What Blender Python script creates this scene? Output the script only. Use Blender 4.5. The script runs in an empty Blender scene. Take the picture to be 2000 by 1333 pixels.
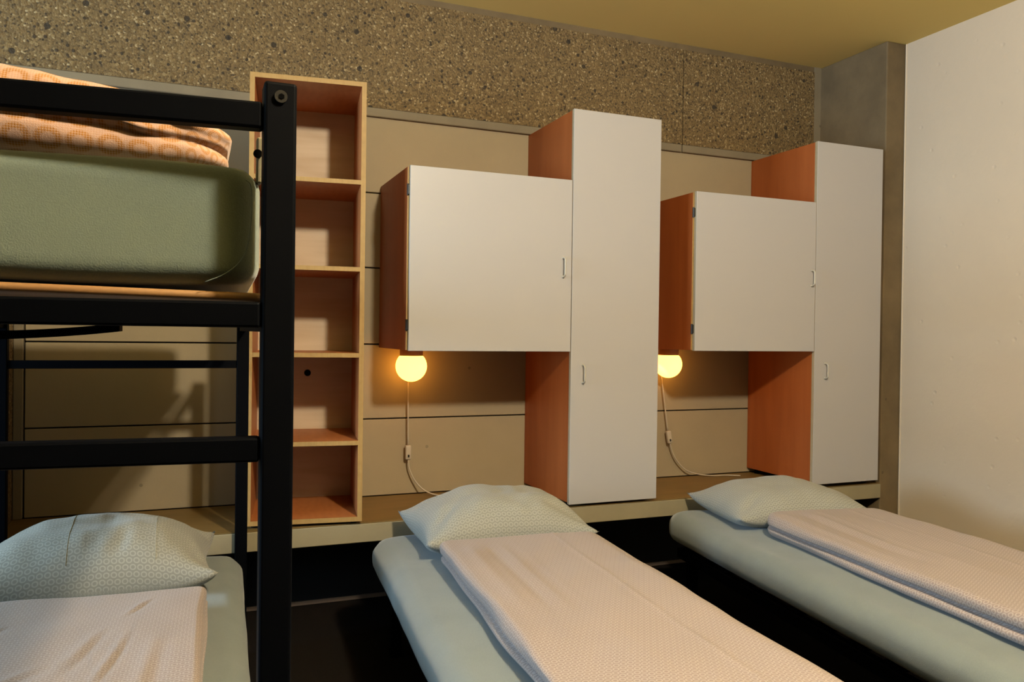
import bpy, bmesh, math, random
from mathutils import Vector, Matrix, noise
random.seed(7)
S = bpy.context.scene
COL = S.collection

# ------------------------------------------------------------------ camera
cd = bpy.data.cameras.new('camera')
cam = bpy.data.objects.new('camera', cd)
COL.objects.link(cam)
cd.sensor_width = 36.0
cd.lens = 1553.455 / 2000 * 36.0
cd.clip_start = 0.05
RT = ((0.92713045, 0.37462944, -0.00904999), (-0.37450857, 0.92713707, 0.0126567), (0.01313215, -0.00834511, 0.99987895))
m = Matrix.Identity(4)
for i in range(3):
    m[i][0] = RT[i][0]; m[i][1] = RT[i][2]; m[i][2] = -RT[i][1]
m.translation = (0.0, -3.6, 1.21)
cam.matrix_world = m
S.camera = cam

# ------------------------------------------------------------------ light and exposure
S.view_settings.view_transform = 'Standard'
S.view_settings.look = 'None'
S.view_settings.gamma = 1.0
S.view_settings.use_curve_mapping = False
S.view_settings.exposure = 0.0
W = bpy.data.worlds.new('world'); S.world = W; W.use_nodes = True
W.node_tree.nodes['Background'].inputs[0].default_value = (0.55, 0.72, 1.0, 1)
W.node_tree.nodes['Background'].inputs[1].default_value = 0.1

LAMP = (1.0, -3.35, 2.645)
ld = bpy.data.lights.new('ceiling_lamp_light', 'POINT')
ld.energy = 345; ld.color = (1.0, 0.87, 0.66); ld.shadow_soft_size = 0.085
lo = bpy.data.objects.new('ceiling_lamp_light', ld); COL.objects.link(lo); lo.location = LAMP

# daylight coming in through the window of the left wall
wd = bpy.data.lights.new('window_daylight', 'AREA')
wd.shape = 'RECTANGLE'; wd.size = 1.7; wd.size_y = 1.25; wd.energy = 270; wd.color = (0.54, 0.77, 1.0)
wo = bpy.data.objects.new('window_daylight', wd); COL.objects.link(wo)
wo.location = (-3.68, -1.75, 1.6); wo.rotation_euler = (math.pi/2, 0, -math.pi/2)

# ------------------------------------------------------------------ materials
K = 0.60                       # darkens paints, woods and cloths so less bounced light fills the shade
def kk(c): return tuple(x*K for x in c)
def mat(name):
    mt = bpy.data.materials.new(name); mt.use_nodes = True
    nt = mt.node_tree; b = nt.nodes['Principled BSDF']
    return mt, nt, b
def nd(nt, t, **kw):
    n = nt.nodes.new(t)
    for k, v in kw.items():
        if k.startswith('i_'): n.inputs[k[2:]].default_value = v
        else: setattr(n, k, v)
    return n
def lk(nt, a, b): nt.links.new(a, b)
def ramp(nt, stops, fac, interp='LINEAR'):
    r = nt.nodes.new('ShaderNodeValToRGB'); r.color_ramp.interpolation = interp
    e = r.color_ramp.elements
    while len(e) < len(stops): e.new(0.5)
    for k, (p, c) in enumerate(stops):
        e[k].position = p; e[k].color = (c[0], c[1], c[2], 1) if not isinstance(c, (int, float)) else (c, c, c, 1)
    lk(nt, fac, r.inputs[0]); return r
def mixc(nt, fac, a, b, mode='MIX'):
    x = nt.nodes.new('ShaderNodeMix'); x.data_type = 'RGBA'; x.blend_type = mode
    for s, v in ((0, fac), (6, a), (7, b)):
        if hasattr(v, 'is_output'): lk(nt, v, x.inputs[s])
        elif s == 0: x.inputs[0].default_value = v
        else: x.inputs[s].default_value = (v[0], v[1], v[2], 1)
    return x.outputs[2]
def mth(nt, op, a, b=0.0, c=0.0):
    x = nt.nodes.new('ShaderNodeMath'); x.operation = op
    for s, v in enumerate((a, b, c)):
        if hasattr(v, 'is_output'): lk(nt, v, x.inputs[s])
        else: x.inputs[s].default_value = v
    return x.outputs[0]
def coords(nt, scale=(1, 1, 1), kind='Object', rot=(0, 0, 0)):
    t = nt.nodes.new('ShaderNodeTexCoord'); mp = nt.nodes.new('ShaderNodeMapping')
    mp.inputs['Scale'].default_value = scale; mp.inputs['Rotation'].default_value = rot
    lk(nt, t.outputs[kind], mp.inputs[0]); return mp.outputs[0]
def noise_(nt, vec, scale, detail=4, rough=0.55):
    n = nd(nt, 'ShaderNodeTexNoise'); n.inputs['Scale'].default_value = scale; n.inputs['Detail'].default_value = detail
    n.inputs['Roughness'].default_value = rough; lk(nt, vec, n.inputs['Vector']); return n.outputs['Fac']
def bump(nt, b, h, strength=0.3, dist=0.002):
    x = nd(nt, 'ShaderNodeBump'); x.inputs['Strength'].default_value = strength; x.inputs['Distance'].default_value = dist
    lk(nt, h, x.inputs['Height']); lk(nt, x.outputs[0], b.inputs['Normal'])

def plain(name, c, rough=0.6, metal=0.0, var=0.06, scale=6.0, bmp=0.0, bscale=60.0, spec=0.5, scaled=True):
    if scaled: c = kk(c)
    mt, nt, b = mat(name); v = coords(nt)
    f = noise_(nt, v, scale)
    lk(nt, mixc(nt, f, [x*(1-var) for x in c], [min(1, x*(1+var)) for x in c]), b.inputs['Base Color'])
    b.inputs['Roughness'].default_value = rough; b.inputs['Metallic'].default_value = metal
    b.inputs['Specular IOR Level'].default_value = spec
    if bmp: bump(nt, b, noise_(nt, v, bscale, 6), bmp, 0.002)
    return mt

def wood(name, c1, c2, rough=0.45, axis='Z', spec=0.4, sc=1.0):
    c1, c2 = kk(c1), kk(c2)
    mt, nt, b = mat(name)
    s = {'X': (1.2, 14, 14), 'Y': (14, 1.2, 14), 'Z': (14, 14, 1.2)}[axis]
    v = coords(nt, tuple(q*sc for q in s))
    f = noise_(nt, v, 1.6, 6, 0.6)
    w = nd(nt, 'ShaderNodeTexWave'); w.inputs['Scale'].default_value = 0.7; w.inputs['Distortion'].default_value = 9; w.inputs['Detail'].default_value = 3
    lk(nt, v, w.inputs['Vector'])
    g = mth(nt, 'ADD', mth(nt, 'MULTIPLY', f, 0.8), mth(nt, 'MULTIPLY', w.outputs['Fac'], 0.2))
    lk(nt, ramp(nt, [(0.25, c1), (0.75, c2)], g).outputs[0], b.inputs['Base Color'])
    b.inputs['Roughness'].default_value = rough; b.inputs['Specular IOR Level'].default_value = spec
    return mt

def ply_edge(name, c1, c2):
    c1, c2 = kk(c1), kk(c2)
    mt, nt, b = mat(name); v = coords(nt, (1, 1, 1))
    f = noise_(nt, v, 40, 5)
    g = noise_(nt, coords(nt, (180, 180, 3)), 1.0, 2)
    lk(nt, ramp(nt, [(0.3, c1), (0.7, c2)], mth(nt, 'ADD', mth(nt, 'MULTIPLY', f, 0.5), mth(nt, 'MULTIPLY', g, 0.5))).outputs[0], b.inputs['Base Color'])
    b.inputs['Roughness'].default_value = 0.6
    return mt

def aggregate():
    mt, nt, b = mat('exposed_aggregate')
    v = coords(nt)
    big = noise_(nt, v, 1.3, 3)
    v1 = nd(nt, 'ShaderNodeTexVoronoi'); v1.inputs['Scale'].default_value = 140; lk(nt, v, v1.inputs['Vector'])
    sep = nd(nt, 'ShaderNodeSeparateColor'); lk(nt, v1.outputs['Color'], sep.inputs[0])
    base = ramp(nt, [(0.0, (.10, .078, .055)), (0.12, (.20, .152, .092)), (0.5, (.29, .222, .13)), (0.86, (.36, .28, .17)), (0.96, (.46, .38, .26)), (1.0, (.75, .68, .55))], sep.outputs[0]).outputs[0]
    v2 = nd(nt, 'ShaderNodeTexVoronoi'); v2.inputs['Scale'].default_value = 52; lk(nt, v, v2.inputs['Vector'])
    sep2 = nd(nt, 'ShaderNodeSeparateColor'); lk(nt, v2.outputs['Color'], sep2.inputs[0])
    inside = mth(nt, 'LESS_THAN', v2.outputs['Distance'], 0.36)
    dark = mth(nt, 'MULTIPLY', inside, mth(nt, 'LESS_THAN', sep2.outputs[0], 0.13))
    c = mixc(nt, mth(nt, 'MULTIPLY', dark, 0.85), base, (.042, .034, .030))
    light = mth(nt, 'MULTIPLY', inside, mth(nt, 'GREATER_THAN', sep2.outputs[1], 0.95))
    c = mixc(nt, mth(nt, 'MULTIPLY', light, 0.6), c, (.55, .47, .33))
    v3 = nd(nt, 'ShaderNodeTexVoronoi'); v3.inputs['Scale'].default_value = 18; lk(nt, v, v3.inputs['Vector'])
    sep3 = nd(nt, 'ShaderNodeSeparateColor'); lk(nt, v3.outputs['Color'], sep3.inputs[0])
    d3 = mth(nt, 'MULTIPLY', mth(nt, 'LESS_THAN', v3.outputs['Distance'], 0.22), mth(nt, 'LESS_THAN', sep3.outputs[2], 0.10))
    c = mixc(nt, mth(nt, 'MULTIPLY', d3, 0.85), c, (.032, .028, .028))
    c = mixc(nt, 1.0, c, mixc(nt, big, (K*.72*.92, K*.72*.80, K*.72*.54), (K*.92, K*.80, K*.54)), 'MULTIPLY')
    lk(nt, c, b.inputs['Base Color']); b.inputs['Roughness'].default_value = 0.85
    hh = mth(nt, 'ADD', mth(nt, 'MULTIPLY', v1.outputs['Distance'], -0.5), mth(nt, 'MULTIPLY', v2.outputs['Distance'], -0.5))
    bump(nt, b, hh, 0.8, 0.006)
    return mt

def rings(name, base, line, period, r0=0.34, wd_=0.10, amt=1.0, rot=0.0, dots=False, proj='XY', weave=0.0, rough=0.9, fill=None, hexo=True):
    """printed cotton with a lattice of small rings"""
    base, line = kk(base), kk(line)
    mt, nt, b = mat(name)
    v = coords(nt, (1/period,)*3, 'UV', rot=(0, 0, rot))
    s = nd(nt, 'ShaderNodeSeparateXYZ'); lk(nt, v, s.inputs[0])
    px, py = s.outputs[0], s.outputs[1]
    row = mth(nt, 'FLOOR', py)
    off = mth(nt, 'MULTIPLY', mth(nt, 'PINGPONG', row, 1.0), 0.5 if hexo else 0.0)
    fx = mth(nt, 'SUBTRACT', mth(nt, 'FRACT', mth(nt, 'ADD', px, off)), 0.5)
    fy = mth(nt, 'SUBTRACT', mth(nt, 'FRACT', py), 0.5)
    d = mth(nt, 'SQRT', mth(nt, 'ADD', mth(nt, 'MULTIPLY', fx, fx), mth(nt, 'MULTIPLY', fy, fy)))
    dd = mth(nt, 'ABSOLUTE', mth(nt, 'SUBTRACT', d, r0))
    mask = ramp(nt, [(wd_*0.6, 1.0), (wd_*1.25, 0.0)], dd).outputs[0]
    if dots:
        n = 11.0
        dx = mth(nt, 'SUBTRACT', mth(nt, 'FRACT', mth(nt, 'MULTIPLY', px, n)), 0.5)
        dy = mth(nt, 'SUBTRACT', mth(nt, 'FRACT', mth(nt, 'MULTIPLY', py, n)), 0.5)
        dq = mth(nt, 'SQRT', mth(nt, 'ADD', mth(nt, 'MULTIPLY', dx, dx), mth(nt, 'MULTIPLY', dy, dy)))
        dm = ramp(nt, [(0.34, 1.0), (0.50, 0.0)], dq).outputs[0]
        small = mth(nt, 'MULTIPLY', dm, 0.28)
        mask = mth(nt, 'MAXIMUM', mth(nt, 'MULTIPLY', mask, mth(nt, 'ADD', mth(nt, 'MULTIPLY', dm, 0.75), 0.25)), small)
    bc = base
    if fill:
        inner = ramp(nt, [(r0-0.06, 1.0), (r0, 0.0)], d).outputs[0]
        bc = mixc(nt, inner, base, fill)
    c = mixc(nt, mth(nt, 'MULTIPLY', mask, amt), bc, line)
    vo = coords(nt)
    c = mixc(nt, 1.0, c, mixc(nt, noise_(nt, vo, 5, 3), (.93, .93, .93), (1, 1, 1)), 'MULTIPLY')
    lk(nt, c, b.inputs['Base Color']); b.inputs['Roughness'].default_value = rough
    b.inputs['Specular IOR Level'].default_value = 0.15
    b.inputs['Sheen Weight'].default_value = 0.15
    bump(nt, b, mth(nt, 'ADD', noise_(nt, vo, 900, 2), mth(nt, 'MULTIPLY', noise_(nt, vo, 22, 4), 2.0)), 0.25, 0.002)
    return mt

def jersey(name, c, var=0.10):
    c = kk(c)
    mt, nt, b = mat(name); v = coords(nt)
    f = mth(nt, 'ADD', mth(nt, 'MULTIPLY', noise_(nt, v, 260, 3, 0.7), 0.6), mth(nt, 'MULTIPLY', noise_(nt, v, 9, 4), 0.4))
    lk(nt, ramp(nt, [(0.3, [x*(1-var) for x in c]), (0.7, [x*(1+var) for x in c])], f).outputs[0], b.inputs['Base Color'])
    b.inputs['Roughness'].default_value = 0.95; b.inputs['Specular IOR Level'].default_value = 0.1
    b.inputs['Sheen Weight'].default_value = 0.25
    bump(nt, b, mth(nt, 'ADD', noise_(nt, v, 500, 2), mth(nt, 'MULTIPLY', noise_(nt, v, 10, 3), 3.0)), 0.22, 0.002)
    return mt

def concrete(name, c, var=0.16, streak=False):
    c = kk(c)
    mt, nt, b = mat(name); v = coords(nt)
    f = noise_(nt, v, 3.0, 8, 0.62)
    c0 = ramp(nt, [(0.3, [x*(1-var) for x in c]), (0.7, [x*(1+var) for x in c])], f).outputs[0]
    if streak:
        g = noise_(nt, coords(nt, (55, 55, 0.8)), 1.0, 4)
        c0 = mixc(nt, 0.6, c0, ramp(nt, [(0.3, .78), (0.7, 1.0)], g).outputs[0], 'MULTIPLY')
    vr = nd(nt, 'ShaderNodeTexVoronoi'); vr.inputs['Scale'].default_value = 9; lk(nt, v, vr.inputs['Vector'])
    sp = nd(nt, 'ShaderNodeSeparateColor'); lk(nt, vr.outputs['Color'], sp.inputs[0])
    pit = mth(nt, 'MULTIPLY', mth(nt, 'LESS_THAN', vr.outputs['Distance'], 0.07), mth(nt, 'LESS_THAN', sp.outputs[0], 0.35))
    c0 = mixc(nt, mth(nt, 'MULTIPLY', pit, 0.5), c0, [x*0.35 for x in c])
    lk(nt, c0, b.inputs['Base Color']); b.inputs['Roughness'].default_value = 0.8
    bump(nt, b, mth(nt, 'SUBTRACT', noise_(nt, v, 60, 6), mth(nt, 'MULTIPLY', pit, 2.0)), 0.25, 0.002)
    return mt

def painted_concrete(name, c):
    c = kk(c)
    mt, nt, b = mat(name); v = coords(nt)
    lk(nt, mixc(nt, noise_(nt, v, 2.5, 5), [x*.95 for x in c], [min(1, x*1.05) for x in c]), b.inputs['Base Color'])
    b.inputs['Roughness'].default_value = 0.6
    vr = nd(nt, 'ShaderNodeTexVoronoi'); vr.inputs['Scale'].default_value = 11; lk(nt, v, vr.inputs['Vector'])
    sp = nd(nt, 'ShaderNodeSeparateColor'); lk(nt, vr.outputs['Color'], sp.inputs[0])
    pit = mth(nt, 'MULTIPLY', ramp(nt, [(0.03, 1.0), (0.13, 0.0)], vr.outputs['Distance']).outputs[0], mth(nt, 'LESS_THAN', sp.outputs[0], 0.22))
    bump(nt, b, mth(nt, 'SUBTRACT', mth(nt, 'MULTIPLY', noise_(nt, v, 25, 6), 0.9), mth(nt, 'MULTIPLY', pit, 0.9)), 0.34, 0.006)
    return mt

def emit(name, c, s):
    mt, nt, b = mat(name)
    b.inputs['Base Color'].default_value = (0.9, 0.85, 0.75, 1)
    b.inputs['Emission Color'].default_value = (*c, 1); b.inputs['Emission Strength'].default_value = s
    b.inputs['Roughness'].default_value = 0.25
    return mt

M = {}
M['board'] = concrete('painted_wall_board', (.49, .40, .255), 0.05)
M['aggregate'] = aggregate()
M['concrete'] = concrete('raw_concrete', (.23, .175, .10), 0.18, True)
M['pier'] = concrete('pier_concrete', (.21, .15, .075), 0.30)
M['concrete_smooth'] = concrete('smooth_concrete', (.30, .25, .165), 0.14)
M['bench_concrete'] = concrete('bench_concrete', (.42, .36, .22), 0.12)
M['bench_top'] = wood('bench_top', (.22, .14, .04), (.30, .18, .055), 0.5, 'X')
M['rightwall'] = painted_concrete('painted_concrete', (.84, .71, .545))
M['ceiling'] = plain('ceiling_paint', (.82, .60, .185), 0.9, var=0.04, scale=2, scaled=False)
M['plaster'] = plain('plaster', (.16, .13, .09), 0.9, var=0.03, scale=2)
M['carpet'] = plain('dark_carpet', (.016, .013, .011), 1.0, var=0.5, scale=220, bmp=0.6, bscale=400, spec=0.05)
M['skirting'] = plain('skirting', (.28, .21, .16), 0.5, var=0.05)
M['dark_wall'] = plain('joint_and_bench_shade', (.02, .02, .021), 0.9, var=0.1)
M['black'] = plain('black_steel', (.0012, .0017, .0032), 0.6, var=0.15, scale=30, spec=0.04)
M['bolt'] = plain('bolt_steel', (.05, .047, .04), 0.4, metal=0.7, var=0.2, scale=80)
M['dark_hole'] = plain('dark_hole', (.004, .004, .004), 1.0, spec=0.0)
M['door'] = plain('white_laminate', (.63, .61, .605), 0.42, var=0.012, scale=3, spec=0.4)
M['door_edge'] = ply_edge('door_edge', (.50, .40, .24), (.60, .50, .32))
M['ply'] = ply_edge('plywood_edge', (.47, .27, .075), (.60, .38, .125))
M['red_veneer'] = wood('red_brown_veneer', (.46, .115, .024), (.56, .15, .034), 0.45, 'Z')
M['shelf_wood'] = wood('birch_veneer_lit', (.78, .58, .37), (.95, .76, .54), 0.5, 'X')  # back panel veneer, paled to its lamplit tone
M['shelf_side'] = wood('birch_veneer_shaded', (.58, .19, .052), (.69, .25, .075), 0.5, 'Z')  # same veneer, reddened to paint in the shade of the compartments
M['handle'] = plain('handle_nickel', (.74, .67, .54), 0.35, metal=0.1, var=0.05)
M['hinge'] = plain('hinge_dark', (.05, .045, .04), 0.4, metal=0.6, var=0.2, scale=50)
M['hinge_light'] = plain('hinge_light', (.75, .66, .58), 0.4, metal=0.2, var=0.1, scale=50)
M['white_plastic'] = plain('white_plastic', (.72, .62, .48), 0.4, var=0.02)
M['globe'] = emit('opal_globe_lit', (1.0, 0.41, 0.055), 7.5)
M['lampbase'] = plain('lamp_base', (.42, .24, .12), 0.5, var=0.04)
M['sheet'] = jersey('sage_jersey', (.245, .29, .285))
M['sheet_up'] = jersey('sage_jersey_upper', (.19, .235, .19))
M['pillow'] = rings('pillow_print', (.37, .375, .335), (.53, .54, .48), 0.0195, 0.35, 0.10, 0.9)
M['pillow_seam'] = plain('pillow_seam', (.50, .49, .40), 0.9, spec=0.1)
M['duvet'] = rings('duvet_print', (.41, .325, .29), (.57, .485, .44), 0.0165, 0.36, 0.11, 0.95, hexo=True)
M['duvet_up'] = rings('duvet_upper_print', (.66, .43, .32), (.46, .19, .025), 0.0335, 0.34, 0.13, 0.95, dots=True, hexo=False)
M['bracket'] = plain('olive_bracket', (.22, .19, .10), 0.6)
M['plank'] = wood('bed_board', (.34, .17, .06), (.50, .27, .10), 0.5, 'X')
M['lamp_glass'] = plain('lamp_glass', (.8, .8, .78), 0.3)
M['window'] = plain('window_paint', (.6, .57, .5), 0.5)

# ------------------------------------------------------------------ mesh helpers
def box(bm, x0, x1, y0, y1, z0, z1, bev=0.0, seg=2):
    r = bmesh.ops.create_cube(bm, size=1.0)
    vs = r['verts']
    bmesh.ops.scale(bm, vec=(abs(x1-x0), abs(y1-y0), abs(z1-z0)), verts=vs)
    bmesh.ops.translate(bm, vec=((x0+x1)/2, (y0+y1)/2, (z0+z1)/2), verts=vs)
    if bev:
        es = list({e for v in vs for e in v.link_edges})
        bmesh.ops.bevel(bm, geom=es, offset=bev, segments=seg, affect='EDGES', profile=0.5)
    return bm
def B(*a, **k): return box(bmesh.new(), *a, **k)
def cyl(bm, p, axis, r, h, seg=24, r2=None, bev=0.0):
    """cylinder centred at p along axis 'X','Y','Z'"""
    q = bmesh.ops.create_cone(bm, cap_ends=True, segments=seg, radius1=r, radius2=r if r2 is None else r2, depth=h)
    rot = {'X': Matrix.Rotation(math.pi/2, 3, 'Y'), 'Y': Matrix.Rotation(-math.pi/2, 3, 'X'), 'Z': Matrix.Identity(3)}[axis]
    bmesh.ops.rotate(bm, cent=(0, 0, 0), matrix=rot, verts=q['verts'])
    bmesh.ops.translate(bm, vec=p, verts=q['verts'])
    return bm
def bar(bm, a, b, w, h, bev=0.002, up=Vector((0, 0, 1))):
    """rectangular tube from a to b: w across, h along up"""
    a, b = Vector(a), Vector(b); d = (b-a); L = d.length; d.normalize()
    s = d.cross(up).normalized(); u = s.cross(d).normalized()
    t = bmesh.new(); box(t, -w/2, w/2, -h/2, h/2, 0, L, bev)
    mt = Matrix((s, u, d)).transposed().to_4x4(); mt.translation = a
    t.transform(mt); me = bpy.data.meshes.new('tmp'); t.to_mesh(me); t.free(); bm.from_mesh(me); bpy.data.meshes.remove(me)
    return bm
def tube(bm, pts, r, seg=10):
    pts = [Vector(p) for p in pts]; ringsv = []
    up = Vector((0, 1, 0.01)).normalized()
    for i, p in enumerate(pts):
        d = (pts[min(i+1, len(pts)-1)] - pts[max(i-1, 0)]).normalized()
        s = d.cross(up).normalized(); u = s.cross(d)
        ringsv.append([bm.verts.new(p + (s*math.cos(t)+u*math.sin(t))*r) for t in [2*math.pi*k/seg for k in range(seg)]])
    for a, b in zip(ringsv, ringsv[1:]):
        for k in range(seg): bm.faces.new((a[k], a[(k+1) % seg], b[(k+1) % seg], b[k]))
    bm.faces.new(list(reversed(ringsv[0]))); bm.faces.new(ringsv[-1])
    return bm
def spline(P, n=12):
    P = [Vector(p) for p in P]; out = []
    Q = [P[0]*2-P[1]] + P + [P[-1]*2-P[-2]]
    for i in range(1, len(Q)-2):
        for k in range(n):
            t = k/n; a, b, c, d = Q[i-1], Q[i], Q[i+1], Q[i+2]
            out.append(0.5*((2*b)+(c-a)*t+(2*a-5*b+4*c-d)*t*t+(3*b-a-3*c+d)*t**3))
    out.append(P[-1]); return out
def slab(x0, x1, y0, y1, z0, z1, r, nx, ny, nz, fn=None, rc=None):
    """soft rounded slab (mattress, folded duvet): r rounds the edges, rc the corners in plan"""
    bm = bmesh.new(); V = {}; UVS = {}
    hx, hy, hz = (x1-x0)/2, (y1-y0)/2, (z1-z0)/2
    cx, cy, cz = (x0+x1)/2, (y0+y1)/2, (z0+z1)/2
    r = min(r, hz*0.98); rc = max(r, rc or r); ri = rc-r+1e-5
    arc, st = r*math.pi/2, 2*(hz-r)
    tot = 2*arc+st
    def prof(k):
        s = tot*k/nz
        if s < arc: t = s/r; return r*math.sin(t), -hz+r-r*math.cos(t)
        if s <= arc+st: return r, -hz+r+(s-arc)
        t = (s-arc-st)/r; return r*math.cos(t), hz-r+r*math.sin(t)
    def par(k, n, half):
        t = -1+2*k/n
        return math.copysign(abs(t)**0.75, t)*half if n > 20 else t*half
    def plan(i, j):
        px, py = par(i, nx, hx-r), par(j, ny, hy-r)
        qx = max(-hx+rc, min(hx-rc, px)); qy = max(-hy+rc, min(hy-rc, py))
        dx, dy = px-qx, py-qy
        if dx and dy:
            L = math.hypot(dx, dy); m_ = max(abs(dx), abs(dy)); nxy = (dx/L, dy/L)
            return qx+nxy[0]*m_, qy+nxy[1]*m_, nxy
        if j in (0, ny) and i not in (0, nx): n_ = (0, 1 if j else -1)
        elif i in (0, nx) and j not in (0, ny): n_ = (1 if i else -1, 0)
        else: n_ = (0, 0)
        return px, py, n_
    def vert(i, j, k):
        rim = i in (0, nx) or j in (0, ny)
        if (i, j, k) in V: return V[(i, j, k)]
        px, py, n_ = plan(i, j)
        off, pz = prof(k)
        if not rim: off = 0.0
        p = Vector((cx+px+n_[0]*off, cy+py+n_[1]*off, cz+pz))
        if fn: p = fn(p, (p.x-x0)/(x1-x0), (p.y-y0)/(y1-y0), (p.z-z0)/(z1-z0))
        v = bm.verts.new(p); V[(i, j, k)] = v
        d_ = tot*(nz-k)/nz if rim else 0.0
        UVS[v] = (px+n_[0]*d_, py+n_[1]*d_); return v
    def quad(*q):
        try: bm.faces.new(q)
        except ValueError: pass
    for i in range(nx):
        for j in range(ny):
            quad(vert(i, j, nz), vert(i+1, j, nz), vert(i+1, j+1, nz), vert(i, j+1, nz))
            quad(vert(i, j, 0), vert(i, j+1, 0), vert(i+1, j+1, 0), vert(i+1, j, 0))
    for i in range(nx):
        for k in range(nz):
            quad(vert(i, 0, k), vert(i+1, 0, k), vert(i+1, 0, k+1), vert(i, 0, k+1))
            quad(vert(i, ny, k), vert(i, ny, k+1), vert(i+1, ny, k+1), vert(i+1, ny, k))
    for j in range(ny):
        for k in range(nz):
            quad(vert(0, j, k), vert(0, j, k+1), vert(0, j+1, k+1), vert(0, j+1, k))
            quad(vert(nx, j, k), vert(nx, j+1, k), vert(nx, j+1, k+1), vert(nx, j, k+1))
    set_uv(bm, UVS)
    return bm
def set_uv(bm, U):
    ly = bm.loops.layers.uv.new('UVMap')
    for f in bm.faces:
        for l in f.loops: l[ly].uv = U[l.vert]
def nz3(x, y, z=0.0): return noise.noise(Vector((x, y, z)))
def pillow_bm(a, b, T, bot, pinch=0.09, seed=0.0, nx=56, ny=44, lean=0.0, creases=(), pw=2.4, ear=0.0, seams=None):
    bm = bmesh.new(); G = {}; U = {}
    for side in (1, -1):
        for i in range(nx+1):
            for j in range(ny+1):
                rim = i in (0, nx) or j in (0, ny)
                if rim and side == -1: G[(side, i, j)] = G[(1, i, j)]; continue
                u, v = -1+2*i/nx, -1+2*j/ny
                u = math.copysign(abs(u)**0.85, u); v = math.copysign(abs(v)**0.85, v)
                x = a*u*(1-pinch*(1-v*v)*abs(u)**3); y = b*v*(1-pinch*(1-u*u)*abs(v)**3)
                hgt = max(0.0, (1-abs(u)**pw)*(1-abs(v)**pw))**0.55
                n = nz3(u*2.1+seed, v*2.1, seed)*0.10 + nz3(u*6+seed, v*5, seed+3)*0.035
                if side == 1: z = T*hgt*(1+n)
                else: z = -bot*min(1.0, hgt*2.2)
                if side == 1:
                    for (u0, v0, du, dv, amp, wdt) in creases:
                        L = math.hypot(du, dv); ex, ey = du/L, dv/L
                        s = (u-u0)*ex+(v-v0)*ey; t = -(u-u0)*ey+(v-v0)*ex
                        if 0 < s < L: z -= amp*math.exp(-(t/wdt)**2)*math.sin(math.pi*s/L)
                z += lean*max(0, v)**2
                z += ear*(abs(u)*abs(v))**6
                G[(side, i, j)] = bm.verts.new((x, y, z+bot))
    for side in (1, -1):
        for i in range(nx):
            for j in range(ny):
                q = [G[(side, i, j)], G[(side, i+1, j)], G[(side, i+1, j+1)], G[(side, i, j+1)]]
                if side == -1: q.reverse()
                try: bm.faces.new(q)
                except ValueError: pass
    for side in (-1, 1):
        for j in range(ny+1):
            d = [0.0]
            for i in range(nx): d.append(d[-1]+(G[(side, i+1, j)].co-G[(side, i, j)].co).length)
            for i in range(nx+1): U[G[(side, i, j)]] = (d[i]-d[-1]/2, 0)
    for side in (-1, 1):
        for i in range(nx+1):
            d = [0.0]
            for j in range(ny): d.append(d[-1]+(G[(side, i, j+1)].co-G[(side, i, j)].co).length)
            for j in range(ny+1): U[G[(side, i, j)]] = (U[G[(side, i, j)]][0], d[j]-d[-1]/2)
    if seams is not None:
        for i in seams[0]: seams[1].append([G[(1, i, j)].co.copy() for j in range(3, ny-2)])
    set_uv(bm, U)
    return bm

def link(name, bm, mt, parent=None, smooth=False, off=None):
    me = bpy.data.meshes.new(name)
    bmesh.ops.recalc_face_normals(bm, faces=bm.faces)
    if off is not None: bmesh.ops.translate(bm, vec=-Vector(off), verts=bm.verts)
    bm.to_mesh(me); bm.free()
    mts = mt if isinstance(mt, (list, tuple)) else [mt]
    for q in mts: me.materials.append(q)
    if smooth:
        for p in me.polygons: p.use_smooth = True
    o = bpy.data.objects.new(name, me); COL.objects.link(o)
    if parent is not None: o.parent = parent
    return o
def tag(o, label, cat, group=None):
    o['label'] = label; o['category'] = cat
    if group: o['group'] = group
    return o
def thing(name, label, cat, loc=(0, 0, 0), rz=0.0, group=None):
    o = bpy.data.objects.new(name, None); COL.objects.link(o)
    o.empty_display_size = 0.1
    o.location = loc; o.rotation_euler = (0, 0, rz)
    return tag(o, label, cat, group)
def struct(name, bm, mt, smooth=False):
    o = link(name, bm, mt, None, smooth); o['kind'] = 'structure'; return o
def solid(name, bm, mt, label, cat, loc, rz=0.0, group=None, smooth=True):
    o = link(name, bm, mt, None, smooth); o.location = loc; o.rotation_euler = (0, 0, rz)
    global solid_last
    solid_last = o.name
    return tag(o, label, cat, group)

# ------------------------------------------------------------------ room
ZC, XR, YF, XL = 2.759, 3.466, -6.6, -3.55
ZL = 2.189                     # underside of the aggregate frieze
struct('floor', B(XL-.2, XR+.2, YF-.2, .2, -.1, 0), M['carpet'])
struct('ceiling', B(XL-.2, XR+.2, YF-.2, .3, ZC, ZC+.1), M['ceiling'])
# back wall of horizontal boards, seen between the frieze and the bench
bm = bmesh.new()
zs = [0.461, 0.815, 1.157, 1.505, 1.846, ZL+.02]
for a, b_ in zip(zs, zs[1:]): box(bm, -0.60, 3.337, 0.0, 0.03, a+.003, b_-.003, 0.002, 1)
struct('wall_back', bm, M['board'])
struct('wall_core', B(XL-.2, 3.337, 0.028, 0.2, 0.0, ZC), M['dark_wall'])
struct('wall_bench_shade', B(-.639, 3.337, 0.0, 0.027, 0.0, 0.38), M['dark_wall'])  # near-black colour paints in the shade under the bench
struct('baseboard_back', B(-.63, 3.33, -.012, -.001, 0.0, 0.018, 0.002), M['skirting'])
bm = bmesh.new(); box(bm, XL, 2.404, -.018, .027, ZL+.04, ZC-.03); box(bm, 2.409, 3.337, -.018, .027, ZL+.04, ZC-.03)
struct('wall_frieze', bm, M['aggregate'])
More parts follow.
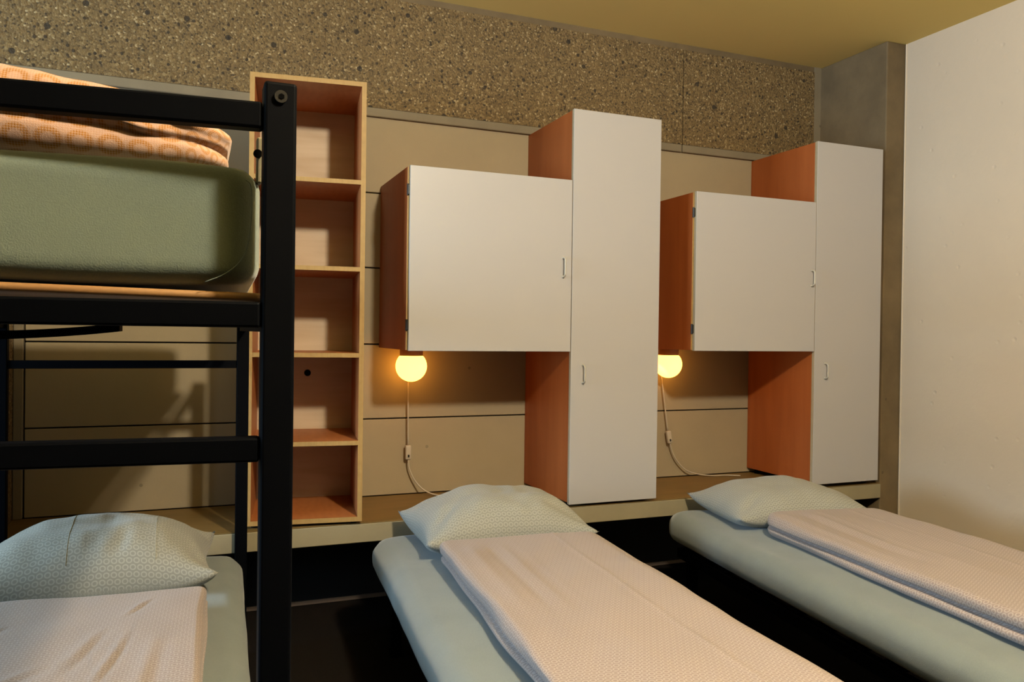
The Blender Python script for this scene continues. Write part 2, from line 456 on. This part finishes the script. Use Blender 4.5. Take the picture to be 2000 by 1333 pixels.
bm = bmesh.new(); box(bm, XL, 2.404, -.018, .027, ZL, ZL+.04, .003, 1); box(bm, 2.409, 3.30, -.018, .027, ZL, ZL+.04, .003, 1); box(bm, 3.29, 3.337, -.0185, .027, ZL, ZC)
struct('trim_1', bm, M['concrete_smooth'])
struct('trim_4', B(XL, 3.29, -.0145, .027, ZC-.03, ZC), M['pier'])
bm = bmesh.new(); box(bm, -0.639, -0.605, -.012, .027, .461, ZL, .003, 1)
struct('trim_2', bm, M['concrete_smooth'])
bm = bmesh.new(); box(bm, XL, -0.64, -.4855, .027, 0, 1.9); box(bm, XL, -0.64, -.005, .027, 1.9, ZL-.001)  # protruding lower block is added to keep daylight off the wall under the bunk
struct('wall_back_left_blocker', bm, M['aggregate'])
struct('wall_pier', B(3.337, 3.70, -.4855, .2, 0, ZC, .006, 2), M['pier'])
struct('wall_right', B(XR, XR+.2, YF, -.4955, 0, ZC), M['rightwall'])
struct('trim_3', B(XR-.006, XR+.1, -.4955, -.4865, 0, ZC, .003, 1), M['rightwall'])
struct('wall_front', B(XL-.2, XR+.2, YF-.2, YF, 0, ZC), M['plaster'])
bm = bmesh.new()
box(bm, XL-.2, XL, YF, -2.6, 0, ZC); box(bm, XL-.2, XL, -.9, .2, 0, ZC); box(bm, XL-.2, XL, -2.6, -.9, 0, .95); box(bm, XL-.2, XL, -2.6, -.9, 2.25, ZC)
struct('wall_left', bm, M['plaster'])
bm = bmesh.new()
for a in ((-2.6, -2.55), (-.95, -.9), (-1.775, -1.725)): box(bm, XL-.12, XL-.06, a[0], a[1], .95, 2.25)
for a in ((.95, 1.0), (2.2, 2.25)): box(bm, XL-.12, XL-.06, -2.55, -.95, a[0], a[1])
struct('window_1', bm, M['window'])

# ceiling lamp above and to the right of the camera
cl = thing('ceiling_lamp', 'round ceiling lamp lighting the dormitory room', 'lamp', (LAMP[0], LAMP[1], ZC))
link('lamp_base', cyl(bmesh.new(), (0, 0, -.006), 'Z', .12, .012, 40), M['lamp_glass'], cl)
link('lamp_rim', cyl(bmesh.new(), (0, 0, -.0165), 'Z', .10, .009, 40, .06), M['lamp_glass'], cl)

# ------------------------------------------------------------------ bench
bn = thing('wall_bench', 'long concrete bench slab with brown wooden top under the cabinets', 'bench', (0, 0, .384))
link('slab', B(-.638, 3.335, -.492, -.001, 0, .073, .003, 2), M['bench_concrete'], bn)
link('bench_top', B(-.638, 3.335, -.489, -.001, .0735, .077, .001, 1), M['bench_top'], bn)

# ------------------------------------------------------------------ cabinets
def handle_bm(z0, z1):
    bm = bmesh.new()
    pts = [(0, 0, z0), (0, -.012, z0+.001), (0, -.021, z0+.007), (0, -.022, z0+.018), (0, -.022, z1-.018), (0, -.021, z1-.007), (0, -.012, z1-.001), (0, 0, z1)]
    tube(bm, spline(pts, 4), .0042, 8)
    for z in (z0, z1): cyl(bm, (0, -.0015, z), 'Y', .0065, .003, 12)
    return bm
DF = -.5073        # door front
CF = -.4855        # carcass front
def carcass(x0, x1, z0, z1, root, o, left_vis=True):
    t = .018
    link('side_panel', B(x0, x0+t, CF, -.002, z0, z1, .0008, 1), [M['red_veneer']], root, off=o)
    link('side_panel', B(x1-t, x1, CF, -.002, z0, z1, .0008, 1), [M['red_veneer']], root, off=o)
    link('top_panel', B(x0+t, x1-t, CF, -.002, z1-t, z1, .0008, 1), M['red_veneer'], root, off=o)
    link('bottom_panel', B(x0+t, x1-t, CF, -.002, z0, z0+t, .0008, 1), M['red_veneer'], root, off=o)
    link('back_panel', B(x0+t, x1-t, -.012, -.002, z0+t, z1-t), M['red_veneer'], root, off=o)
    bm = bmesh.new()
    box(bm, x0+.0004, x0+t, CF-.0022, CF-.0002, z0+.0004, z1-.0004); box(bm, x1-t, x1-.0004, CF-.0022, CF-.0002, z0+.0004, z1-.0004)
    box(bm, x0+t, x1-t, CF-.0022, CF-.0002, z1-t, z1-.0004); box(bm, x0+t, x1-t, CF-.0022, CF-.0002, z0+.0004, z0+t)
    e = link('edge_banding', bm, M['ply'], root, off=o); e['label'] = 'yellow plywood front edge'
def doorpart(x0, x1, z0, z1, root, o, hx, hz0, hz1, hinges, hmat, hside):
    d = link('door', B(x0, x1, DF, CF-.0035, z0, z1, .0012, 1), M['door'], root, off=o)
    d['label'] = 'white laminate door'
    for pl in d.data.polygons: pass
    d.data.materials.append(M['door_edge'])
    for pl in d.data.polygons:
        if abs(pl.normal.y) < 0.4 and pl.normal.x < -0.5: pl.material_index = 1
    h = link('handle', handle_bm(hz0, hz1), M['handle'], d, True, off=(0, 0, 0))
    h.location = Vector((hx, DF, 0))-Vector(o); h['label'] = 'small nickel pull handle'
    for k, z in enumerate(hinges):
        bm = bmesh.new()
        xx = x0 if hside < 0 else x1
        box(bm, xx-.0055, xx+.0055, CF-.012, CF+.012, z-.02, z+.02, .0015, 1)
        cyl(bm, (xx+.005*hside, CF-.004, z), 'Z', .0045, .046, 10)
        g = link('hinge', bm, hmat[k] if isinstance(hmat, list) else hmat, root, off=o); g['label'] = 'metal hinge'
def tall(x0, x1, z0, z1, hz, hx, label, hinges, group):
    o = (x0, -.25, .461)
    r = thing('tall_cabinet', label, 'cabinet', o, 0, group)
    carcass(x0+.001, x1-.003, z0+.006, z1-.002, r, o)
    for xx in (x0+.03, x1-.03):
        for yy in (-.44, -.05): link('foot', cyl(bmesh.new(), (xx, yy, (.461+z0+.006)/2), 'Z', .012, z0+.006-.461), M['black'], r, off=o)
    doorpart(x0-.0005, x1, z0, z1, r, o, hx, hz[0], hz[1], hinges, [M['hinge_light']]*1+[M['hinge']]*3, 1)
    return r
def wide(x0, x1, z0, z1, hz, hx, label, hinges, group):
    o = (x0, -.25, z0)
    r = thing('wall_cabinet', label, 'cabinet', o, 0, group)
    carcass(x0-.0065, x1-.002, z0+.003, z1-.003, r, o)
    doorpart(x0, x1-.0035, z0, z1, r, o, hx, hz[0], hz[1], hinges, M['hinge'], -1)
    return r
G1, G2 = 'tall white cabinets', 'white wall cabinets'
wide(.8048, 1.5262, 1.1385, 1.8798, (1.461, 1.542), 1.4825, 'white-doored wall cabinet beside the open wooden shelf, lit globe under its left end', (1.784, 1.242), G2)
tall(1.5262, 1.9655, .474, 2.189, (1.004, 1.080), 1.5835, 'tall white-doored cabinet in the middle of the wall behind the centre bed', (2.097, 1.33, .565), G1)
wide(2.1607, 2.8687, 1.1445, 1.8834, (1.470, 1.545), 2.841, 'white-doored wall cabinet joined to the tall cabinet next to the concrete pier', (1.787, 1.246), G2)
tall(2.8687, 3.2975, .4814, 2.187, (1.012, 1.085), 2.935, 'tall white-doored cabinet standing right against the concrete pier', (2.088, 1.33, .575), G1)

# ------------------------------------------------------------------ open shelf, turned a little off the wall
SA = -0.1219
ow = (0.197, -0.460, 0.473)
sh = thing('open_shelf', 'tall narrow open plywood shelf with five compartments behind the bunk post', 'shelf', (ow[0], ow[1], .461), SA)
SW, SH_, SD, T = .432, 2.182-.473, .440, .018
z0 = .012
def shelf_part(name, bm, mt, lab=None):
    q = link(name, bm, mt, sh)
    if lab: q['label'] = lab
    return q
shelf_part('side_panel', B(0, T, .002, SD, z0, z0+SH_), M['shelf_side'])
shelf_part('side_panel', B(SW-T, SW, .002, SD, z0, z0+SH_), M['shelf_side'])
shelf_part('top_panel', B(T, SW-T, .002, SD, z0+SH_-T, z0+SH_), M['shelf_side'])
shelf_part('bottom_panel', B(T, SW-T, .002, SD, z0, z0+T), M['shelf_side'])
bk = shelf_part('back_panel', B(T, SW-T, SD-.012, SD-.002, z0+T, z0+SH_-T), M['shelf_wood'])
for zt in (1.8014, 1.4636, 1.1290, .7875):
    b_ = shelf_part('shelf_board', B(T, SW-T, .004, SD-.012, zt-.461-.017, zt-.461), M['shelf_side'])
    link('front_edge', B(T, SW-T, .0015, .0038, zt-.461-.017, zt-.461), M['ply'], b_)
bm = bmesh.new()
box(bm, 0, T, 0, .0018, z0, z0+SH_); box(bm, SW-T, SW, 0, .0018, z0, z0+SH_); box(bm, T, SW-T, 0, .0018, z0+SH_-T, z0+SH_); box(bm, T, SW-T, 0, .0018, z0, z0+T)
shelf_part('edge_banding', bm, M['ply'], 'light plywood front edge')
hl = link('finger_hole', cyl(bmesh.new(), (0.225, SD-.0125, 1.031-.461), 'Y', .014, .003, 20), M['dark_hole'], bk); hl['label'] = 'dark round cable hole'
for xx in (.03, SW-.03):
    for yy in (.04, SD-.04): link('foot', cyl(bmesh.new(), (xx, yy, z0/2), 'Z', .012, z0), M['black'], sh)

# ------------------------------------------------------------------ globe lamps with cord and switch
def globe_lamp(x, zb, cord1, sw, cord2, label):
    """sw = (centre x, y, z, tilt)"""
    o = (x, -.10, zb)
    r = thing('globe_lamp', label, 'lamp', o, 0, 'globe lamps under the wall cabinets')
    bm = bmesh.new(); cyl(bm, (0, 0, -.0165), 'Z', .052, .033, 40)
    link('lamp_base', bm, M['lampbase'], r)
    bm = bmesh.new(); bmesh.ops.create_uvsphere(bm, u_segments=40, v_segments=28, radius=.0705)
    cut = .047
    for v in list(bm.verts):
        if v.co.z > cut: v.co.z = cut
    bmesh.ops.translate(bm, vec=(0, 0, -.033-cut), verts=bm.verts)
    q = link('globe_shade', bm, M['globe'], r, True); q['label'] = 'glowing round opal glass globe'
    w = lambda P: [Vector(p)-Vector(o) for p in P]
    bm = bmesh.new(); tube(bm, spline(w(cord1), 8), .0035, 8); tube(bm, spline(w(cord2), 10), .0035, 8)
    link('cord', bm, M['white_plastic'], r, True)
    bm = bmesh.new(); box(bm, -.0135, .0135, -.010, .010, -.033, .033, .005, 3)
    s = link('cord_switch', bm, M['white_plastic'], r, True)
    s.location = Vector(sw[:3])-Vector(o); s.rotation_euler = (0, sw[3], 0)
    link('rocker', B(-.004, .004, -.0125, -.0095, -.022, -.010, .001, 1), M['hinge'], s)
    return r
globe_lamp(.925, 1.1405, [(.93, -.03, 1.135), (.929, -.028, 1.05), (.930, -.03, .95), (.9335, -.03, .69)], (.9335, -.03, .66, 0.0),
           [(.934, -.03, .63), (.940, -.03, .585), (.965, -.035, .53), (1.005, -.06, .486), (1.06, -.095, .466), (1.14, -.14, .4655), (1.22, -.15, .4655)],
           'lit globe lamp by the open shelf, its cord hanging straight down to the bench')
globe_lamp(2.285, 1.1465, [(2.28, -.03, 1.14), (2.288, -.028, 1.02), (2.298, -.03, .948), (2.334, -.03, .71)], (2.3415, -.03, .68, -.17),
           [(2.347, -.03, .65), (2.362, -.03, .605), (2.395, -.03, .55), (2.45, -.032, .50), (2.52, -.04, .476), (2.60, -.05, .4655), (2.68, -.065, .4655), (2.75, -.10, .4655)],
           'lit globe lamp half hidden by the middle tall cabinet, cord curling on the bench')

# ------------------------------------------------------------------ beds
def bed_frame(loc, a, w, L, top, label, group):
    r = thing('bed_frame', label, 'bed', (loc[0], loc[1], 0), -a, group)
    i = .05
    for x in (i+.02, w-i-.02):
        for y in (-.12, -L+.12):
            bm = bmesh.new(); box(bm, x-.02, x+.02, y-.02, y+.02, .004, top-.06, .003, 1)
            lg = link('leg', bm, M['black'], r)
            link('foot_cap', B(x-.023, x+.023, y-.023, y+.023, 0, .02, .003, 1), M['black'], lg)
    for x in (i, w-i): link('side_rail', B(x-.015, x+.015, -L+.04, -.04, top-.06, top-.015, .003, 1), M['black'], r)
    for y in (-.05, -L+.05): link('end_rail', B(i+.016, w-i-.016, y-.015, y+.015, top-.06, top-.015, .003, 1), M['black'], r)
    for k in range(12):
        y = -.12-(L-.24)*k/11
        link('slat', B(i-.012, w-i+.012, y-.035, y+.035, top-.0145, top-.002, .002, 1), M['black'], r)
    return r
def mattress(w, L, t, seed, r=.05, bulge=.012, rc=.055):
    def fn(p, u, v, q):
        n = nz3(p.x*4+seed, p.y*4, p.z*4)*.006 + nz3(p.x*12, p.y*9+seed, p.z*12)*.0022
        side = max(0, 1-min(u, 1-u)*w/.08)
        p = p + Vector(((-1 if u < .5 else 1)*side*bulge*math.sin(math.pi*max(0, min(1, q))), 0, 0))
        # drawn-in hem at the underside
        if q < .25: p.x += (w/2-p.x)*.05*(.25-q)/.25; p.y += (-L/2-p.y)*.02*(.25-q)/.25
        if q > .5: p.z += (n - .006*((2*u-1)**4))*min(1, (q-.5)*2.2)
        p.x += n*.5*side
        return p
    return slab(0, w, -L, 0, 0, t, r, 44, 90, 14, fn, rc=rc)
def duvet(x0, x1, y0, y1, t, seed, layers=2, rc=.06, fn2=None, groove=.026, nz_=20):
    """folded flat: the sides show the rounded lips of the folds"""
    def fn(p, u, v, q):
        q = max(0, min(1, q))
        edge = min(u, 1-u)*(x1-x0); edgey = min(v, 1-v)*(y1-y0)
        e = math.exp(-(min(edge, edgey)/.03)**2)
        g = 0
        for k in range(1, layers):
            zc = k/layers - .06
            zc += .035*nz3(p.x*5+seed, p.y*5)
            g += math.exp(-((q-zc)/.065)**2)
        cx, cy = (x0+x1)/2, (y0+y1)/2
        wob = nz3(p.y*3.2+seed*3, p.x*3.2, q*1.5)*.012*e
        dx = (-1 if u < .5 else 1)*math.exp(-(edge/.035)**2); dy = (-1 if v < .5 else 1)*math.exp(-(edgey/.035)**2)
        p = p + Vector((dx*(-groove*g+wob), dy*(-groove*.6*g+wob), 0))
        if q > .5:
            p.z += (nz3(p.x*3+seed, p.y*2.5, seed)*.011 + nz3(p.x*9+seed, p.y*7, seed)*.003)*min(1, (q-.5)*2)
        if fn2: p = fn2(p, u, v, q)
        return p
    return slab(x0, x1, y0, y1, 0, t, t*.27, 70, 120, nz_, fn, rc=rc)

TOP = .43
GM, GD, GP, GB = 'sage green mattresses', 'folded pink duvets', 'pale green pillows', 'low black bed frames'
# centre bed
A2 = math.radians(4.7); O2 = (.662, -.565)
def loc_of(O, a, x, y): return (O[0]+math.cos(a)*x+math.sin(a)*y, O[1]-math.sin(a)*x+math.cos(a)*y)
bed_frame(O2, A2, .70, 1.95, .285, 'low black bed frame under the centre bed', GB)
solid('mattress', mattress(.70, 1.95, .145, 1.3), M['sheet'], 'sage green mattress of the centre bed, just right of the bunk post', 'mattress', (*O2, .286), -A2, GM)
def hang(p, u, v, q):
    # right side droops over the mattress edge
    over = max(0, (p.x-(.712 if q < .4 else .68))/.07)
    p.z -= .02*min(1.5, over)**2
    if q > .6:
        # pressed fold lines and soft ridges along the bed
        wob = .006*nz3(p.y*2.3, p.x*2, 3.3)
        for (xc, amp, wd2) in ((.56, .0022, .006), (.40, .0012, .005), (.235, .0035, .022), (.30, -.0035, .016), (.345, .0025, .012)):
            fade = 1.0 if wd2 < .01 else max(0, min(1, (p.y+1.25)/.2))*max(0, min(1, (-.52-p.y)/.1))
            p.z += amp*fade*math.exp(-((p.x-xc-wob)/wd2)**2)
    return p
solid('duvet', duvet(.155, .745, -1.86, -.445, .075, 2.0, 2, rc=.05, fn2=hang), M['duvet'], 'pale pink folded duvet on the centre bed', 'duvet', (*O2, .437), -A2, GD)
solid('pillow', pillow_bm(.325, .225, .155, .035, .07, 1.7, lean=.02, ear=.02,
      creases=[(-1, -.9, .55, .75, .012, .10), (-.98, .8, .6, -.6, .010, .08), (.98, -.85, -.55, .3, .012, .07), (.2, -.95, .15, .5, .006, .08)]),
      M['pillow'], 'pale green pillow on the centre bed, below the middle tall cabinet', 'pillow', (1.075, -.797, .440), -.03, GP)
# right bed
A3 = math.radians(7.0); O3 = (1.99, -.555)
bed_frame(O3, A3, .72, 1.95, .285, 'low black bed frame under the bed beside the right wall', GB)
solid('mattress', mattress(.72, 1.95, .145, 5.1), M['sheet'], 'sage green mattress of the bed nearest the right wall', 'mattress', (*O3, .286), -A3, GM)
solid('duvet', duvet(.165, .76, -1.86, -.47, .08, 6.0, 2, rc=.10, fn2=hang), M['duvet'], 'pale pink folded duvet on the bed nearest the right wall', 'duvet', (*O3, .437), -A3, GD)
solid('pillow', pillow_bm(.32, .245, .125, .03, .07, 4.2, lean=.01, ear=.02,
      creases=[(-.98, -.9, .6, .5, .010, .08), (.9, .9, -.5, -.6, .01, .09), (-.3, .95, .1, -.5, .006, .06)]),
      M['pillow'], 'pale green pillow on the bed nearest the right wall', 'pillow', (2.385, -.83, .437), -.17, GP)

# ------------------------------------------------------------------ bunk bed on the left
AB = math.radians(2.2)
bu = thing('bunk_bed', 'black steel bunk bed with square posts and rails at the left', 'bunk bed', (-.2, -1.55, 0), 0)
ob = (-.2, -1.55, 0)
FX, FY, PW = .0985, -2.60, .0385
RX, RY = .177, -.5105
def bp(name, bm, mt=None, lab=None, parent=None, smooth=False):
    q = link(name, bm, mt or M['black'], parent or bu, smooth, off=ob)
    if lab: q['label'] = lab
    return q
FL = (-.66, -2.535); RL = (-.585, -.50)
post = bp('post', B(FX-PW/2, FX+PW/2, FY, FY+.035, 0, 1.512, .004, 3))
bm = bmesh.new(); cyl(bm, (FX, FY-.0015, 1.4935), 'Y', .0076, .003, 28)
bo = bp('bolt', bm, M['bolt'], 'round steel bolt head', post)
bp('bolt_socket', cyl(bmesh.new(), (FX+.0006, FY-.0032, 1.4935), 'Y', .0036, .0012, 6), M['dark_hole'], None, post)
bp('post', B(FL[0]-PW/2, FL[0]+PW/2, FL[1], FL[1]+.035, 0, 1.512, .004, 3))
bp('post', B(RX-.0195, RX+.023, RY-.017, RY+.017, 0, 1.235, .003, 2))
bp('post', B(RL[0]-.019, RL[0]+.019, RL[1]-.017, RL[1]+.017, 0, 1.235, .003, 2))
def xbar(z0, z1, y_off, name, d=.025, zl=0.0):
    bm = bmesh.new(); bar(bm, (FX-PW/2-.0005, FY+y_off, (z0+z1)/2), (FL[0]+PW/2+.0005, FL[1]+y_off, (z0+z1)/2+zl), d, z1-z0, .003)
    return bp(name, bm)
xbar(1.455, 1.487, .017, 'end_rail')
xbar(1.214, 1.245, .017, 'bed_rail', .03)
xbar(1.051, 1.081, .017, 'end_rail')
bm = bmesh.new(); bar(bm, (RX-.0195, RY, 1.087), (RL[0]+.0195, RL[1], 1.087), .022, .028, .002); bp('end_rail', bm)
bm = bmesh.new(); bar(bm, (RX-.0195, RY, .30), (RL[0]+.0195, RL[1], .30), .022, .04, .002); bp('bed_rail', bm)
bm = bmesh.new(); bar(bm, (FX-PW/2-.0005, FY+.017, .29), (FL[0]+PW/2+.0005, FL[1]+.017, .29), .025, .04, .002); bp('bed_rail', bm)
for (a, b_) in (((FX, FY+.036), (RX, RY-.0175)), ((FL[0], FL[1]+.036), (RL[0], RL[1]-.0175))):
    for zc, h in ((1.222, .026), (.26, .04)):
        bm = bmesh.new(); bar(bm, (a[0], a[1], zc), (b_[0], b_[1], zc), .022, h, .002); bp('side_rail', bm)
for k in range(9):
    t = (k+.7)/9.6
    x0, y0 = FX+(RX-FX)*t, FY+(RY-FY)*t
    bp('slat', B(FL[0]+(RL[0]-FL[0])*t+.012, x0-.012, y0-.03, y0+.03, .262, .280, .002, 1))
# bowed lath hanging under the upper bed
bm = bmesh.new()
N = 24; xa, xb = -.50, -.097
top, botm = [], []
for k in range(N+1):
    s = k/N; x = xa+(xb-xa)*s; dz = -.014*(1-(2*s-1)**2)
    top.append((x, 1.219+dz)); botm.append((x, 1.207+dz*1.0))
for yy in (0, 1):
    pass
V0 = [[bm.verts.new((x, -2.30+.055*yy, z)) for (x, z) in top] for yy in (0, 1)]
V1 = [[bm.verts.new((x, -2.30+.055*yy, z)) for (x, z) in botm] for yy in (0, 1)]
for k in range(N):
    bm.faces.new((V0[0][k], V0[0][k+1], V0[1][k+1], V0[1][k])); bm.faces.new((V1[0][k], V1[1][k], V1[1][k+1], V1[0][k+1]))
    bm.faces.new((V0[0][k], V1[0][k], V1[0][k+1], V0[0][k+1])); bm.faces.new((V0[1][k], V0[1][k+1], V1[1][k+1], V1[1][k]))
bm.faces.new((V0[0][0], V0[1][0], V1[1][0], V1[0][0])); bm.faces.new((V0[0][N], V1[0][N], V1[1][N], V0[1][N]))
bp('lath', bm, None, 'black bowed lath')
for xx in (xa+.008, xb-.008): box_ = bp('lath_holder', B(xx-.007, xx+.007, -2.298, -2.247, 1.2195, 1.2485, .001, 1))
# plywood board carrying the upper mattress
def bow(p, u, v, q):
    p.z += .012*(1-u)
    return p
bb = slab(-.70, .012, .0, 1.95, 0, .011, .004, 40, 30, 4, bow)
bb.transform(Matrix.Translation((.0775, -2.553, 1.2465)) @ Matrix.Rotation(-AB, 4, 'Z'))
bp('bed_board', bb, M['plank'], 'brown plywood bed board', smooth=True)
# side bracket behind the front post
br = bp('bracket', B(.0765, .0835, -2.53, -2.51, 1.400, 1.459, .002, 1), M['bracket'], 'small olive bracket behind the post')
bp('bolt', cyl(bmesh.new(), (.0775, -2.5315, 1.437), 'Y', .0055, .003, 16), M['dark_hole'], None, br)
bm = bmesh.new(); tube(bm, spline([(.0618, -2.5575, 1.3975), (.0679, -2.5572, 1.3912), (.0694, -2.5570, 1.3677), (.0684, -2.5570, 1.3421), (.065, -2.5572, 1.3164), (.0567, -2.5575, 1.2969), (.0389, -2.5578, 1.2803), (.0155, -2.5578, 1.2690)], 8), .0006, 6)
SEAM = bm

OB1 = (-.535, -.575)
def m1(p, u, v, q): return p
solid('mattress', mattress(.70, 1.93, .145, 9.4), M['sheet'], 'sage green mattress on the lower bunk', 'mattress', (-.533, -.60, .2815), -AB, GM)
def wr1(p, u, v, q):
    if q > .6:
        k = (q-.6)/.4
        for (x0, y0, dx, dy, amp, wd2) in ((.44, -.90, -.05, -.34, .0045, .007), (.47, -.66, -.06, -.15, .004, .006), (.38, -.86, -.07, -.30, .004, .010), (.16, -.78, -.10, -.22, .004, .008), (.30, -1.05, -.16, -.2, .003, .012), (.50, -.95, -.02, -.4, .0035, .016)):
            L = math.hypot(dx, dy); ex, ey = dx/L, dy/L
            s = (p.x-x0)*ex+(p.y-y0)*ey; t = -(p.x-x0)*ey+(p.y-y0)*ex
            if 0 < s < L: p.z += k*amp*math.sin(math.pi*s/L)*(math.exp(-(t/wd2)**2)-.7*math.exp(-((t-1.8*wd2)/wd2)**2))
    return p
solid('duvet', duvet(.02, .605, -1.85, -.585, .062, 11.0, 2, rc=.03, fn2=wr1, groove=.012), M['duvet'], 'wrinkled pale pink duvet on the lower bunk', 'duvet', (-.533, -.60, .433), -AB, GD)
SE = ([24, 40], [])
solid('pillow', pillow_bm(.34, .215, .165, .035, .10, 8.1, lean=.02, ear=.03, seams=SE,
      creases=[(.12, -.95, -.03, 1.5, .005, .025), (.62, -.9, .05, 1.2, .004, .03), (.98, -.9, -.35, .8, .016, .12), (.98, .8, -.4, -.5, .012, .09), (.16, -.9, .1, .5, .012, .05), (-.02, -.95, .05, .6, .010, .04)]),
      M['pillow'], 'pale green pillow on the lower bunk', 'pillow', (-.255, -.895, .434), .0, GP)
pw_ = bpy.data.objects[solid_last]
for pts in SE[1]: link('seam', tube(bmesh.new(), [p+Vector((0, 0, .0004)) for p in pts], .0009, 6), M['pillow_seam'], pw_, True)

# upper bunk bedding
def up_m(p, u, v, q):
    # the lower right corner is drawn up, the top right corner is tucked
    c = max(0, (u-.8)/.2)
    p.z -= (.008*c**2 + .012*(1-u))*max(0, min(1, q))
    p.z += .004*math.sin(p.x*9)*(1-q)
    return p
solid('mattress', slab(-.70, .003, 0, 1.94, 0, .152, .024, 60, 60, 20, up_m, rc=.034), M['sheet_up'], 'thick sage green mattress on the upper bunk', 'mattress', (.0775, -2.555, 1.2695), -AB, GM)
mu = bpy.data.objects[solid_last]
SEAM.transform((Matrix.Translation((.0775, -2.555, 1.2695)) @ Matrix.Rotation(-AB, 4, 'Z')).inverted())
link('seam', SEAM, M['sheet_up'], mu, True)
def up_d(p, u, v, q):
    # thinner towards the right end; the upper fold lies crumpled over the lower one
    h = 1.0-.14*max(0, min(1, (u-.6)/.25))-.30*max(0, min(1, (u-.8)/.2))
    p.z *= h
    p.z += nz3(p.x*9, p.y*6, 2.2)*.006*q
    if v < .15:
        k = max(0, min(1, (q-.42)/.06))
        fade = max(0, min(1, (.90-u)/.06))
        p.y -= .009*k*fade*(1-q)*2 + .006*nz3(p.x*16, q*7, 4.4)*q
        p.z += .006*k*fade*nz3(p.x*22, 1.3, 0)
        # pinched folds near the right end
        for (x0, z0, sl, amp) in ((-.03, .052, .22, .004), (.008, .050, .35, .003)):
            t = (p.z-z0)-sl*-(p.x-x0)
            p.y += amp*math.exp(-(t/.004)**2)*math.exp(-((p.x-x0)/.03)**2)
    return p
solid('duvet', duvet(FL[0]+.06, .045, -2.51, -1.62, .104, 14.0, 2, rc=.05, fn2=up_d, groove=.007, nz_=40), M['duvet_up'], 'orange-ringed peach duvet folded on the upper bunk', 'duvet', (0, 0, 1.420), 0, GD)
